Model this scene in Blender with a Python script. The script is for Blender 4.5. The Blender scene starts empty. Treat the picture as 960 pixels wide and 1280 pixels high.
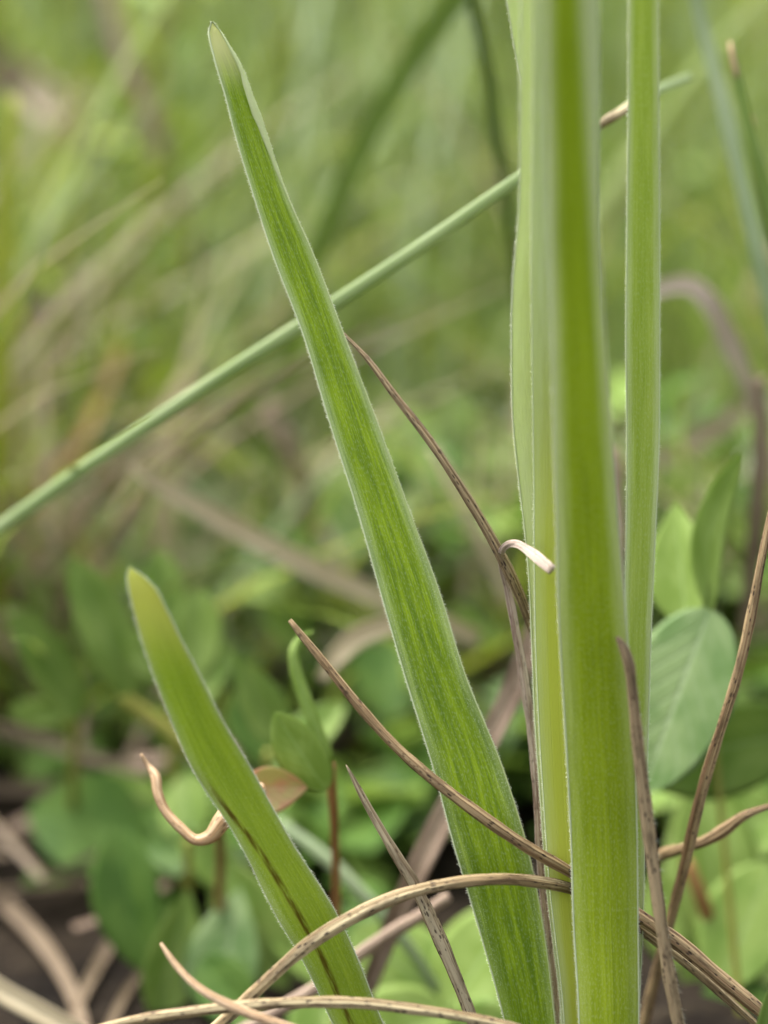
import bpy, math, random
import numpy as np
from mathutils import Vector, Matrix
random.seed(7)
rng = np.random.default_rng(7)
SC = bpy.context.scene
COL = SC.collection

# ------------------------------------------------------------------ camera
CM = 0.01
CAM_H, PITCH, VFOV, FOCUS = 12.5, math.radians(16.0), math.radians(27.0), 20.0   # cm
TAN = math.tan(VFOV / 2)
cam_d = bpy.data.cameras.new("camera")
cam = bpy.data.objects.new("camera", cam_d)
COL.objects.link(cam)
cam.location = (0, 0, CAM_H * CM)
cam.rotation_euler = (math.pi / 2 - PITCH, 0, 0)
cam_d.sensor_fit = 'VERTICAL'
cam_d.sensor_height = 24.0
cam_d.lens = 12.0 / TAN
cam_d.clip_start, cam_d.clip_end = 0.005, 200.0
cam_d.dof.use_dof = True
cam_d.dof.focus_distance = FOCUS * CM
APERTURE_MM = 7.4
cam_d.dof.aperture_fstop = cam_d.lens / APERTURE_MM
SC.camera = cam
# ------------------------------------------------------------------ light
SUN_EL, SUN_AZ = math.radians(62), math.radians(-50)      # azimuth from +Y towards +X
world = bpy.data.worlds.new("World"); SC.world = world; world.use_nodes = True
wn = world.node_tree.nodes; wl = world.node_tree.links
sky = wn.new('ShaderNodeTexSky'); sky.sky_type = 'NISHITA'; sky.sun_disc = False
sky.sun_elevation = SUN_EL; sky.sun_rotation = SUN_AZ
sky.dust_density = 4.0; sky.air_density = 1.0; sky.ozone_density = 1.0
bg = wn['Background']; bg.inputs['Strength'].default_value = 0.095
hs = wn.new('ShaderNodeHueSaturation'); hs.inputs['Saturation'].default_value = .22     # thin grey cloud
wl.new(sky.outputs[0], hs.inputs['Color']); wl.new(hs.outputs[0], bg.inputs['Color'])
sun_d = bpy.data.lights.new("sun", 'SUN'); sun_d.energy = 1.5; sun_d.angle = math.radians(45)
sun_d.color = (1.0, 0.95, 0.86)
sun = bpy.data.objects.new("sun", sun_d); COL.objects.link(sun)
sdir = Vector((math.sin(SUN_AZ) * math.cos(SUN_EL), math.cos(SUN_AZ) * math.cos(SUN_EL), math.sin(SUN_EL)))
sun.rotation_euler = sdir.to_track_quat('Z', 'Y').to_euler()
sun.location = sdir * 3
vs = SC.view_settings
vs.view_transform = 'Standard'; vs.look = 'None'; vs.exposure = 2.35; vs.gamma = 1.0
SC.cycles.use_denoising = True
SC.cycles.max_bounces = 8
SC.cycles.transmission_bounces = 4
SC.cycles.caustics_reflective = False

# ------------------------------------------------------------------ helpers: space
FWD = Vector((0, math.cos(PITCH), -math.sin(PITCH)))
UP = Vector((0, math.sin(PITCH), math.cos(PITCH)))
RT = Vector((1, 0, 0))
EYE = Vector((0, 0, CAM_H * CM))
def P(u, v, d):
    """the place that the photograph shows at pixel (u, v), d cm in front of the lens"""
    return EYE + (d * CM) * (FWD + RT * ((u - 480) / 640 * TAN) + UP * ((640 - v) / 640 * TAN))
def PX(d):                                     # metres per photo pixel at d cm
    return d * CM * TAN / 640
def ground_v(d):                               # pixel row where the soil lies d cm away
    return 640 + 640 / TAN * ((CAM_H / d - math.sin(PITCH)) / math.cos(PITCH))

def spline(rows, n, key=None):
    """smooth resampling of rows (lists of floats) along chord length"""
    a = np.array(rows, float)
    c = a[:, :3] if key is None else key(a)
    t = np.concatenate([[0], np.cumsum(np.maximum(1e-6, np.linalg.norm(np.diff(c, axis=0), axis=1)))])
    m = np.zeros_like(a)
    dl = np.diff(a, axis=0) / np.diff(t)[:, None]
    m[0], m[-1] = dl[0], dl[-1]
    for i in range(1, len(a) - 1):
        h0, h1 = t[i] - t[i-1], t[i+1] - t[i]
        m[i] = (dl[i-1] * h1 + dl[i] * h0) / (h0 + h1)
    q = np.linspace(0, t[-1], n)
    k = np.clip(np.searchsorted(t, q, side='right') - 1, 0, len(t) - 2)
    h = (t[k+1] - t[k])[:, None]; x = ((q - t[k])[:, None]) / h
    return ((2*x**3 - 3*x**2 + 1) * a[k] + (x**3 - 2*x**2 + x) * h * m[k]
            + (-2*x**3 + 3*x**2) * a[k+1] + (x**3 - x**2) * h * m[k+1])

# ------------------------------------------------------------------ helpers: objects
def make(name, verts, faces, mat, parent=None, uvs=None, smooth=True, kind=None):
    me = bpy.data.meshes.new(name)
    me.from_pydata([tuple(v) for v in verts], [], faces)
    mats = mat if isinstance(mat, (list, tuple)) else [mat]
    for m in mats: me.materials.append(m)
    if uvs is not None:
        l = me.uv_layers.new(name="UVMap")
        vi = np.zeros(len(me.loops), np.int32); me.loops.foreach_get("vertex_index", vi)
        l.data.foreach_set("uv", np.asarray(uvs, np.float32)[vi].ravel())
    if smooth: me.polygons.foreach_set("use_smooth", [True] * len(me.polygons))
    me.update()
    o = bpy.data.objects.new(name, me); COL.objects.link(o)
    if parent is not None: o.parent = parent
    if kind: o["kind"] = kind
    return o
def thing(name, label, cat, loc, group=None):
    o = bpy.data.objects.new(name, None); COL.objects.link(o)
    o.empty_display_size = 0.005
    o.location = loc
    tag(o, label, cat, group)
    return o
def tag(o, label, cat, group=None):
    o["label"] = label; o["category"] = cat
    if group: o["group"] = group
    return o
def adopt(child, root):
    """parent while keeping the place in the world (roots are only moved, never turned)"""
    child.parent = root
    child.matrix_parent_inverse = Matrix.Translation(-root.location)
    return child

def ribbon_geo(rows, n=60, ns=13, thick=0.00035, convex=False):
    """a leaf with two faces and rounded edges. rows: uL, uR, v, dL, dR, cup"""
    pts = []
    for uL, uR, v, dL, dR, cup in rows:
        L, R = P(uL, v, dL), P(uR, v, dR)
        pts.append([*((L + R) / 2), *L, *R, cup])
    s = spline(pts, n)
    Ls, Rs, cup = s[:, 3:6], s[:, 6:9], s[:, 9]
    C = (Ls + Rs) / 2
    T = np.gradient(C, axis=0); T /= np.linalg.norm(T, axis=1)[:, None]
    Sd = Rs - Ls; W = np.linalg.norm(Sd, axis=1); Sd = Sd / np.maximum(W, 1e-7)[:, None]
    N = np.cross(T, Sd); N /= np.linalg.norm(N, axis=1)[:, None]
    toeye = np.array(EYE) - C
    N[np.einsum('ij,ij->i', N, toeye) < 0] *= -1
    ln = np.concatenate([[0], np.cumsum(np.linalg.norm(np.diff(C, axis=0), axis=1))]) * 100
    verts, uvs, faces = [], [], []
    xs = np.sin(np.linspace(-math.pi/2, math.pi/2, ns))
    m = 2 * ns - 2
    for i in range(n):
        hw = W[i] / 2
        th = min(thick, hw * .5)
        for k in range(m):
            back = k >= ns
            x = xs[k] if not back else xs[m - k]
            off = -cup[i] * hw * (1 - x * x) + (-th * math.sqrt(max(0, 1 - x**4)) if back else 0)
            p = C[i] + Sd[i] * x * hw + N[i] * off
            verts.append(p); uvs.append((x * .5 + .5, ln[i]))
    for i in range(n - 1):
        for k in range(m):
            k2 = (k + 1) % m
            faces.append((i*m + k, i*m + k2, (i+1)*m + k2, (i+1)*m + k))
    faces.append(tuple(range(m))[::-1]); faces.append(tuple((n-1)*m + k for k in range(m)))
    return verts, faces, uvs, dict(L=Ls, R=Rs, N=N, S=Sd, T=T, W=W, len=ln)

def tube_geo(path, n=50, sides=10, flute=0.0, nfl=5, wob=0.0, flat=1.0, world=False):
    """path: u, v, d, r(px)  (or world x, y, z, r)"""
    pts = []
    for p in path:
        if world: pts.append(list(p))
        else:
            u, v, d, r = p
            pts.append([*P(u, v, d), r * PX(d)])
    s = spline(pts, n)
    C, r = s[:, :3], np.maximum(s[:, 3], 2e-5)
    T = np.gradient(C, axis=0); T /= np.linalg.norm(T, axis=1)[:, None]
    ln = np.concatenate([[0], np.cumsum(np.linalg.norm(np.diff(C, axis=0), axis=1))]) * 100
    ph = random.random() * 9
    if wob:
        r = r * (1 + wob * np.sin(ln * 3.1 + ph) + wob * .8 * np.sin(ln * 8.3 + 2*ph) + wob*.5*np.sin(ln*19+ph))
    verts, uvs, faces = [], [], []
    for i in range(n):
        e = np.array(EYE) - C[i]
        A = e - T[i] * e.dot(T[i]); A /= max(1e-9, np.linalg.norm(A))       # towards the eye
        B = np.cross(T[i], A)
        for k in range(sides):
            th = 2 * math.pi * k / sides + math.pi
            rr = r[i] * (1 + flute * math.cos(nfl * th + ln[i] * .7 + ph))
            verts.append(C[i] + B * math.sin(th) * rr + A * math.cos(th) * rr * flat)
            uvs.append((k / sides, ln[i]))
    for i in range(n - 1):
        for k in range(sides):
            k2 = (k + 1) % sides
            faces.append((i*sides + k, i*sides + k2, (i+1)*sides + k2, (i+1)*sides + k))
    faces.append(tuple(range(sides))[::-1]); faces.append(tuple((n-1)*sides + k for k in range(sides)))
    return verts, faces, uvs, dict(C=C, T=T, r=r)

# ------------------------------------------------------------------ materials
def nt(name):
    m = bpy.data.materials.new(name); m.use_nodes = True
    t = m.node_tree; t.nodes.clear()
    return m, t
class G:
    """small node-graph writer"""
    def __init__(s, t): s.t = t
    def n(s, typ, **kw):
        x = s.t.nodes.new(typ)
        for k, v in kw.items(): setattr(x, k, v)
        return x
    def link(s, a, b): s.t.links.new(a, b)
    def val(s, inp, v):
        if hasattr(v, 'links'): s.link(v, inp)
        else: inp.default_value = v
    def math(s, op, a, b=0.0, clamp=False):
        x = s.n('ShaderNodeMath', operation=op, use_clamp=clamp)
        s.val(x.inputs[0], a); s.val(x.inputs[1], b); return x.outputs[0]
    def mix(s, f, a, b, mode='MIX'):
        x = s.n('ShaderNodeMix', data_type='RGBA', blend_type=mode)
        s.val(x.inputs['Factor'], f)
        for i, v in ((6, a), (7, b)):
            if hasattr(v, 'links'): s.link(v, x.inputs[i])
            else: x.inputs[i].default_value = (*v, 1)
        return x.outputs[2]
    def ramp(s, f, lo, hi):
        x = s.n('ShaderNodeMapRange', interpolation_type='SMOOTHSTEP')
        s.val(x.inputs[0], f); x.inputs[1].default_value = lo; x.inputs[2].default_value = hi
        return x.outputs[0]
    def uv(s):
        x = s.n('ShaderNodeTexCoord'); y = s.n('ShaderNodeSeparateXYZ'); s.link(x.outputs['UV'], y.inputs[0])
        return y.outputs[0], y.outputs[1]
    def vec(s, a, b, c=0.0):
        x = s.n('ShaderNodeCombineXYZ')
        s.val(x.inputs[0], a); s.val(x.inputs[1], b); s.val(x.inputs[2], c); return x.outputs[0]
    def noise(s, v, scale=1.0, detail=2.0, rough=.5):
        x = s.n('ShaderNodeTexNoise'); s.link(v, x.inputs['Vector'])
        x.inputs['Scale'].default_value = scale; x.inputs['Detail'].default_value = detail
        x.inputs['Roughness'].default_value = rough; return x.outputs['Fac']
    def voro(s, v, scale):
        x = s.n('ShaderNodeTexVoronoi'); s.link(v, x.inputs['Vector']); x.inputs['Scale'].default_value = scale
        return x.outputs['Distance'], x.outputs['Color']
    def objrand(s):
        return s.n('ShaderNodeObjectInfo').outputs['Random']
    def finish(s, col, tcol, tf, rough=.45, spec=.4, bump=None, bstr=.3, bdist=.0002):
        p = s.n('ShaderNodeBsdfPrincipled'); o = s.n('ShaderNodeOutputMaterial')
        s.val(p.inputs['Base Color'], col if hasattr(col, 'links') else (*col, 1))
        s.val(p.inputs['Roughness'], rough); p.inputs['Specular IOR Level'].default_value = spec
        tr = s.n('ShaderNodeBsdfTranslucent'); s.val(tr.inputs['Color'], tcol if hasattr(tcol, 'links') else (*tcol, 1))
        mx = s.n('ShaderNodeMixShader'); mx.inputs[0].default_value = tf
        s.link(p.outputs[0], mx.inputs[1]); s.link(tr.outputs[0], mx.inputs[2]); s.link(mx.outputs[0], o.inputs['Surface'])
        if bump is not None:
            b = s.n('ShaderNodeBump'); b.inputs['Strength'].default_value = bstr; b.inputs['Distance'].default_value = bdist
            s.link(bump, b.inputs['Height']); s.link(b.outputs[0], p.inputs['Normal']); s.link(b.outputs[0], tr.inputs['Normal'])

def leaf_material(name, dark, light, bloom, width=0.7, bloom_in=.62, bloom_amt=.8, yellow=None, y0=5, y1=8,
                  crease=None, tip=None, speck=1.0, tf=.35, streak=1.0, seed=0.0, fade=None):
    """strap leaf: lengthwise streaks, pale bloom and tiny glands towards the edges"""
    m, t = nt(name); g = G(t)
    s, l = g.uv()
    xw = g.math('MULTIPLY', s, width)                       # cm across
    st = g.noise(g.vec(g.math('MULTIPLY', s, 15.0), g.math('MULTIPLY', l, 1.25), seed), 1, 3.0, .6)
    st2 = g.noise(g.vec(g.math('MULTIPLY', s, 48.0), g.math('MULTIPLY', l, 4.5), seed + 3), 1, 2.0)
    rib = g.noise(g.vec(g.math('MULTIPLY', s, 34.0), g.math('MULTIPLY', l, .06), seed + 11), 1, 1.0)      # parallel veins, base to tip
    broad = g.noise(g.vec(g.math('MULTIPLY', s, 3.0), g.math('MULTIPLY', l, .35), seed + 7), 1, 1.0)
    f = g.math('ADD', g.math('MULTIPLY', st, .8 * streak), g.math('ADD', g.math('MULTIPLY', st2, .3 * streak), g.math('MULTIPLY', broad, .45)))
    c0 = .5 * (1.1 * streak + .45)
    f = g.ramp(f, c0 - .24, c0 + .26)
    col = g.mix(f, dark, light)
    col = g.mix(g.math('MULTIPLY', g.ramp(rib, .45, .68), .3), col, dark)
    cell = g.noise(g.vec(g.math('MULTIPLY', xw, 70.0), g.math('MULTIPLY', l, 26.0), seed), 1, 1.5)
    col = g.mix(g.math('MULTIPLY', g.ramp(cell, .48, .72), .22), col, bloom)
    if yellow:
        col = g.mix(g.ramp(l, y0, y1), col, yellow)
    e = g.math('MULTIPLY', g.math('ABSOLUTE', g.math('SUBTRACT', s, .5)), 2.0)
    en = g.math('ADD', e, g.math('MULTIPLY', g.math('SUBTRACT', st, .5), .35))
    bl = g.math('MULTIPLY', g.ramp(en, bloom_in, 1.02), bloom_amt)
    if fade:                                                # the bloom has rubbed off lower down
        bl = g.math('MULTIPLY', bl, g.math('SUBTRACT', 1.0, g.math('MULTIPLY', g.ramp(l, fade[0], fade[1]), fade[2])))
    col = g.mix(bl, col, bloom)
    d, _ = g.voro(g.vec(g.math('MULTIPLY', xw, 75.0), g.math('MULTIPLY', l, 62.0), seed), 1)
    sp = g.math('MULTIPLY', g.math('SUBTRACT', 1.0, g.ramp(d, .12, .3)), g.math('MULTIPLY', g.ramp(e, .45, .95), .75 * speck))
    col = g.mix(sp, col, (.72, .78, .6))
    if tip:
        col = g.mix(g.math('SUBTRACT', 1.0, g.ramp(l, .15, tip[1])), col, tip[0])
    if crease:
        wv = g.noise(g.vec(g.math('MULTIPLY', l, 1.1), 0.0, seed), 1, 3.0)
        pos, wid, a, b = crease
        pos = g.math('ADD', .09, g.math('MULTIPLY', g.ramp(l, a + .1, a + 1.6), pos - .04))
        dd = g.math('ABSOLUTE', g.math('SUBTRACT', s, g.math('ADD', pos, g.math('MULTIPLY', g.math('SUBTRACT', wv, .5), .14))))
        mk = g.math('SUBTRACT', 1.0, g.ramp(dd, wid * .25, wid))
        pat = g.noise(g.vec(g.math('MULTIPLY', s, 20.0), g.math('MULTIPLY', l, 4.0), 5.0), 1, 3.0)
        mk = g.math('MULTIPLY', g.math('MULTIPLY', mk, g.ramp(l, a, b)), g.ramp(pat, .25, .6))
        col = g.mix(mk, col, (.085, .04, .006))
    h = g.math('ADD', g.math('ADD', g.math('MULTIPLY', st2, .5), g.math('MULTIPLY', rib, 1.6)), g.math('ADD', g.math('MULTIPLY', sp, .9), g.math('MULTIPLY', cell, .35)))
    tc = g.mix(.4, col, (.46, .58, .03))
    g.finish(col, tc, tf, rough=.5, spec=.22, bump=h, bstr=.35, bdist=.00012)
    return m

def straw_material(name, pale, mid, dark, speck=.7, tf=.05, rough=.6, lines=9.0, seed=0.0):
    m, t = nt(name); g = G(t)
    s, l = g.uv(); rnd = g.math('MULTIPLY', g.objrand(), 50.0)
    z = g.math('ADD', rnd, seed)
    a = g.noise(g.vec(g.math('MULTIPLY', s, lines * 1.6), g.math('MULTIPLY', l, .35), z), 1, 2.0, .6)
    b = g.noise(g.vec(g.math('MULTIPLY', s, 4.0), g.math('MULTIPLY', l, 2.2), g.math('ADD', z, 9.0)), 1, 4.0, .65)
    f2 = g.noise(g.vec(g.math('MULTIPLY', s, lines * 5), g.math('MULTIPLY', l, 2.5), z), 1, 2.0)
    col = g.mix(g.ramp(a, .42, .57), mid, pale)
    col = g.mix(g.math('MULTIPLY', g.math('SUBTRACT', 1.0, g.ramp(a, .28, .42)), .7), col, dark)
    col = g.mix(g.math('MULTIPLY', g.ramp(b, .46, .68), .65), col, dark)
    col = g.mix(g.math('MULTIPLY', g.ramp(f2, .5, .66), .25), col, dark)
    d, c = g.voro(g.vec(g.math('MULTIPLY', s, 17.0), g.math('MULTIPLY', l, 15.0), z), 1)
    cs = g.n('ShaderNodeSeparateColor'); g.link(c, cs.inputs[0])
    rad = g.math('ADD', .07, g.math('MULTIPLY', cs.outputs[1], .38))
    sp = g.math('MULTIPLY', g.ramp(g.math('SUBTRACT', rad, d), -.08, .08), g.ramp(cs.outputs[0], .45, .6))
    col = g.mix(g.math('MULTIPLY', sp, speck), col, (.03, .016, .011))
    h = g.math('ADD', g.math('ADD', a, g.math('MULTIPLY', f2, .6)), g.math('MULTIPLY', sp, -.6))
    g.finish(col, col, tf, rough=rough, spec=.3, bump=h, bstr=.7, bdist=.00025)
    return m

def blade_material(name, dark, light, tf=.35, var=.25, lines=10.0, rough=.5, spec=.25):
    """blurred grass blades and other plain greens"""
    m, t = nt(name); g = G(t)
    s, l = g.uv(); rnd = g.objrand()
    z = g.math('MULTIPLY', rnd, 40.0)
    a = g.noise(g.vec(g.math('MULTIPLY', s, lines), g.math('MULTIPLY', l, .5), z), 1, 3.0)
    b = g.noise(g.vec(0.0, g.math('MULTIPLY', l, .8), z), 1, 2.0)
    col = g.mix(g.ramp(g.math('ADD', g.math('MULTIPLY', a, .6), g.math('MULTIPLY', b, .4)), .35, .65), dark, light)
    tc = g.mix(.4, col, (.32, .38, .06)) if dark[1] > dark[0] else col
    g.finish(col, tc, tf, rough=rough, spec=spec, bump=a, bstr=.25, bdist=.0002)
    return m

def leaflet_material(name, dark, light, pale=None, tf=.3, mark=None):
    """clover-like leaflet: s across, l along (0..1); midrib and side veins, an optional pale chevron"""
    m, t = nt(name); g = G(t)
    s, l = g.uv(); rnd = g.math('MULTIPLY', g.objrand(), 30.0)
    e = g.math('ABSOLUTE', g.math('SUBTRACT', s, .5))
    n1 = g.noise(g.vec(g.math('MULTIPLY', s, 2.5), g.math('MULTIPLY', l, 3.0), rnd), 1, 2.0)
    fine = g.noise(g.vec(g.math('MULTIPLY', s, 30.0), g.math('MULTIPLY', l, 40.0), rnd), 1, 2.0)
    col = g.mix(g.ramp(n1, .35, .65), dark, light)
    vn = g.math('SINE', g.math('MULTIPLY', g.math('SUBTRACT', l, g.math('MULTIPLY', e, .75)), 44.0))
    vmask = g.math('MULTIPLY', g.ramp(vn, .6, 1.0), g.ramp(n1, .25, .6))
    col = g.mix(g.math('MULTIPLY', vmask, .16), col, pale or light)
    mid = g.math('SUBTRACT', 1.0, g.ramp(e, .008, .03))
    col = g.mix(g.math('MULTIPLY', mid, .5), col, pale or light)
    col = g.mix(g.math('MULTIPLY', g.ramp(fine, .5, .75), .12), col, pale or light)
    if mark:
        q = g.math('ABSOLUTE', g.math('SUBTRACT', g.math('SUBTRACT', l, g.math('MULTIPLY', e, mark[1])), mark[0]))
        col = g.mix(g.math('MULTIPLY', g.math('SUBTRACT', 1.0, g.ramp(q, .02, .14)), .55), col, (.5, .58, .45))
    h = g.math('ADD', g.math('MULTIPLY', vmask, -.6), g.math('ADD', g.math('MULTIPLY', mid, -1.0), g.math('MULTIPLY', fine, .3)))
    g.finish(col, g.mix(.4, col, (.28, .40, .05)), tf, rough=.5, spec=.2, bump=h, bstr=.4, bdist=.0002)
    return m

def plain_material(name, col, tf=0.0, rough=.6, spec=.3, var=.3):
    m, t = nt(name); g = G(t)
    tc = g.n('ShaderNodeTexCoord')
    a = g.noise(tc.outputs['Object'], 60.0, 3.0)
    c = g.mix(g.math('MULTIPLY', g.ramp(a, .3, .7), var), col, tuple(x * .55 for x in col))
    g.finish(c, c, tf, rough=rough, spec=spec)
    return m

BLOOM = (.50, .60, .38)
M = dict(
    long=leaf_material("long_leaf_green", (.105, .19, .006), (.32, .45, .016), (.54, .62, .38), .62, .52, .6, tip=((.66, .66, .34), .75), seed=1, streak=1.2, fade=(4, 8.5, .7)),
    short=leaf_material("short_leaf_green", (.24, .34, .03), (.37, .48, .05), (.48, .57, .26), .6, .62, .5, tip=((.62, .62, .16), 1.2),
                        crease=(.29, .085, 2.1, 2.7), seed=2),
    front=leaf_material("front_leaf_green", (.21, .29, .008), (.35, .45, .02), (.60, .65, .36), .66, .42, .85, seed=3, speck=.5, streak=.8, fade=(4.5, 8.5, .8)),
    broad=leaf_material("broad_leaf_green", (.58, .63, .31), (.70, .74, .48), (.74, .79, .62), .8, .3, .8, yellow=(.58, .60, .15), y0=5.4, y1=8.0, seed=4, speck=.8, streak=.8),
    inner=leaf_material("inner_leaf_green", (.53, .61, .30), (.65, .72, .46), (.64, .70, .46), .8, .5, .5, yellow=(.56, .60, .09), y0=2.6, y1=6.6, seed=5, speck=.4, streak=.9),
    narrow=leaf_material("narrow_leaf_green", (.31, .41, .055), (.45, .54, .13), (.62, .68, .44), .4, .45, .75, seed=6, speck=.9),
    fold=leaf_material("leaf_fold_pale", (.46, .53, .26), (.58, .64, .38), (.62, .68, .44), .2, .5, .4, seed=9),
    margin=plain_material("pale_leaf_margin", (.64, .71, .47), .4, .5, .3, .15),
    hair=plain_material("leaf_hair_white", (.85, .87, .75), .45, .5, .3, .05),
    straw=straw_material("straw_pale", (0.500, 0.410, 0.241), (0.290, 0.205, 0.101), (0.085, 0.047, 0.023), .9),
    brown=straw_material("straw_brown", (0.340, 0.257, 0.149), (0.170, 0.110, 0.057), (0.050, 0.030, 0.016), .9, seed=4),
    rust=straw_material("straw_rust", (0.420, 0.305, 0.164), (0.190, 0.110, 0.053), (0.055, 0.030, 0.015), .95, seed=8),
    grey=straw_material("straw_grey", (0.400, 0.337, 0.222), (0.240, 0.173, 0.101), (0.085, 0.053, 0.029), .8, seed=12),
    white=straw_material("straw_white", (.60, .50, .42), (.38, .27, .22), (.15, .08, .06), .45, tf=.12, lines=16, seed=15),
    pink=straw_material("straw_pink", (.42, .32, .24), (.29, .20, .145), (.14, .085, .06), .2, seed=19),
    peach=straw_material("withered_peach", (.66, .48, .31), (.48, .30, .16), (.22, .11, .045), .4, tf=.15, seed=22),
    blue=blade_material("grass_blue_green", (.22, .30, .15), (.36, .43, .27)),
    green=blade_material("grass_green", (.145, .225, .045), (.22, .32, .075)),
    lime=blade_material("grass_lime", (.27, .32, .025), (.40, .44, .055)),
    deep=blade_material("grass_deep_green", (.06, .10, .022), (.10, .15, .038)),
    pale_stem=blade_material("grass_pale_stem", (.24, .33, .13), (.36, .44, .23)),
    rosy=blade_material("grass_rosy_dry", (.46, .37, .31), (.60, .51, .43), .2),
    dry=blade_material("grass_dry", (.44, .36, .22), (.60, .52, .36), .2),
    dun=blade_material("grass_dun", (.12, .085, .055), (.22, .165, .11), .1),
    leaflet=leaflet_material("leaflet_green", (.14, .235, .04), (.215, .31, .07), (.29, .38, .15)),
    leaflet_blue=leaflet_material("leaflet_blue_green", (.12, .21, .065), (.22, .31, .13), (.34, .42, .25)),
    leaflet_pale=leaflet_material("leaflet_pale_green", (.20, .30, .055), (.28, .39, .10), (.38, .52, .2), tf=.4),
    leaflet_deep=leaflet_material("leaflet_deep_green", (.055, .12, .018), (.095, .175, .03), (.15, .28, .06)),
    leaflet_red=leaflet_material("leaflet_reddened", (.72, .36, .24), (.60, .50, .22), (.7, .55, .36)),
    lime_leaf=leaflet_material("leaflet_yellow_green", (.28, .38, .02), (.40, .50, .04), (.42, .5, .08), tf=.4),
    stalk=blade_material("stalk_olive", (.20, .20, .04), (.30, .30, .06), .15),
    stalk_red=blade_material("stalk_red_brown", (.24, .10, .04), (.30, .17, .06), .1),
)

# ------------------------------------------------------------------ ground
def soil_material():
    m, t = nt("dark_soil"); g = G(t)
    tc = g.n('ShaderNodeTexCoord')
    a = g.noise(tc.outputs['Object'], 40.0, 6.0, .6); b = g.noise(tc.outputs['Object'], 220.0, 4.0, .6)
    c = g.mix(g.ramp(a, .35, .65), (.006, .0045, .0035), (.022, .016, .011))
    c = g.mix(g.math('MULTIPLY', g.ramp(b, .5, .8), .35), c, (.09, .07, .045))
    far = g.n('ShaderNodeVectorMath', operation='LENGTH'); g.link(tc.outputs['Object'], far.inputs[0])
    c = g.mix(g.ramp(far.outputs['Value'], 2.5, 6.0), c, (.10, .16, .035))     # turf farther out
    g.finish(c, c, 0, rough=.95, spec=.1, bump=g.math('ADD', a, b), bstr=.8, bdist=.004)
    return m
def build_ground():
    v, f = [], []
    rs = [0, .1, .2, .3, .4, .55, .75, 1, 1.4, 2, 3, 5, 9, 20, 60]
    k = 48
    v.append((0, .3, 0))
    for r in rs[1:]:
        for j in range(k):
            a = 2 * math.pi * j / k
            x, y = r * math.cos(a), .3 + r * math.sin(a)
            z = .004 * math.sin(x * 31 + 1) * math.cos(y * 27) + .003 * math.sin(x * 70 + y * 55)
            v.append((x, y, z if r < 9 else 0))
    for j in range(k): f.append((0, 1 + j, 1 + (j + 1) % k))
    for i in range(len(rs) - 2):
        for j in range(k):
            a, b = 1 + i*k + j, 1 + i*k + (j+1) % k
            f.append((a, a + k, b + k, b))
    o = make("ground", v, f, soil_material()); o["kind"] = "structure"
build_ground()

# ------------------------------------------------------------------ the strap-leaved plant
BASE = P(700, 1604, 20.1); BASE.z = 0
plant = thing("strap_leaved_plant", "tall green plant with long upright strap-shaped leaves edged in fine white hairs", "plant", BASE)

def hair_fringe(edge, out, nrm, parent, step=.00020, ln=(.00010, .00027), r=.000034):
    v, f = [], []
    seg = np.linalg.norm(np.diff(edge, axis=0), axis=1); cum = np.concatenate([[0], np.cumsum(seg)])
    q = 0
    while q < cum[-1]:
        k = min(len(seg) - 1, int(np.searchsorted(cum, q, side='right') - 1))
        t = (q - cum[k]) / max(1e-9, seg[k])
        p = edge[k] * (1 - t) + edge[k+1] * t
        T = (edge[k+1] - edge[k]) / max(1e-9, seg[k])
        o = out[k] + nrm[k] * random.uniform(-.7, .9) + T * random.uniform(-.5, .3)
        o /= np.linalg.norm(o)
        L = random.uniform(*ln)
        a = np.cross(o, T); a /= max(1e-9, np.linalg.norm(a)); b = np.cross(o, a)
        i = len(v)
        for th in (0, 2.1, 4.2): v.append(p - o * .00004 + (a * math.cos(th) + b * math.sin(th)) * r)
        v.append(p + o * L)
        f += [(i, i+1, i+3), (i+1, i+2, i+3), (i+2, i, i+3)]
        q += step * random.uniform(.5, 1.6)
    return adopt_sub(make("hair_fringe", v, f, M['hair'], None, smooth=False, kind="stuff"), parent)
def adopt_sub(o, parent):
    o.parent = parent; o.matrix_parent_inverse = parent.matrix_parent_inverse.copy() if False else Matrix.Identity(4)
    # parts keep world coordinates in their meshes; the leaf itself carries the shift to the root
    return o

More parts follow.
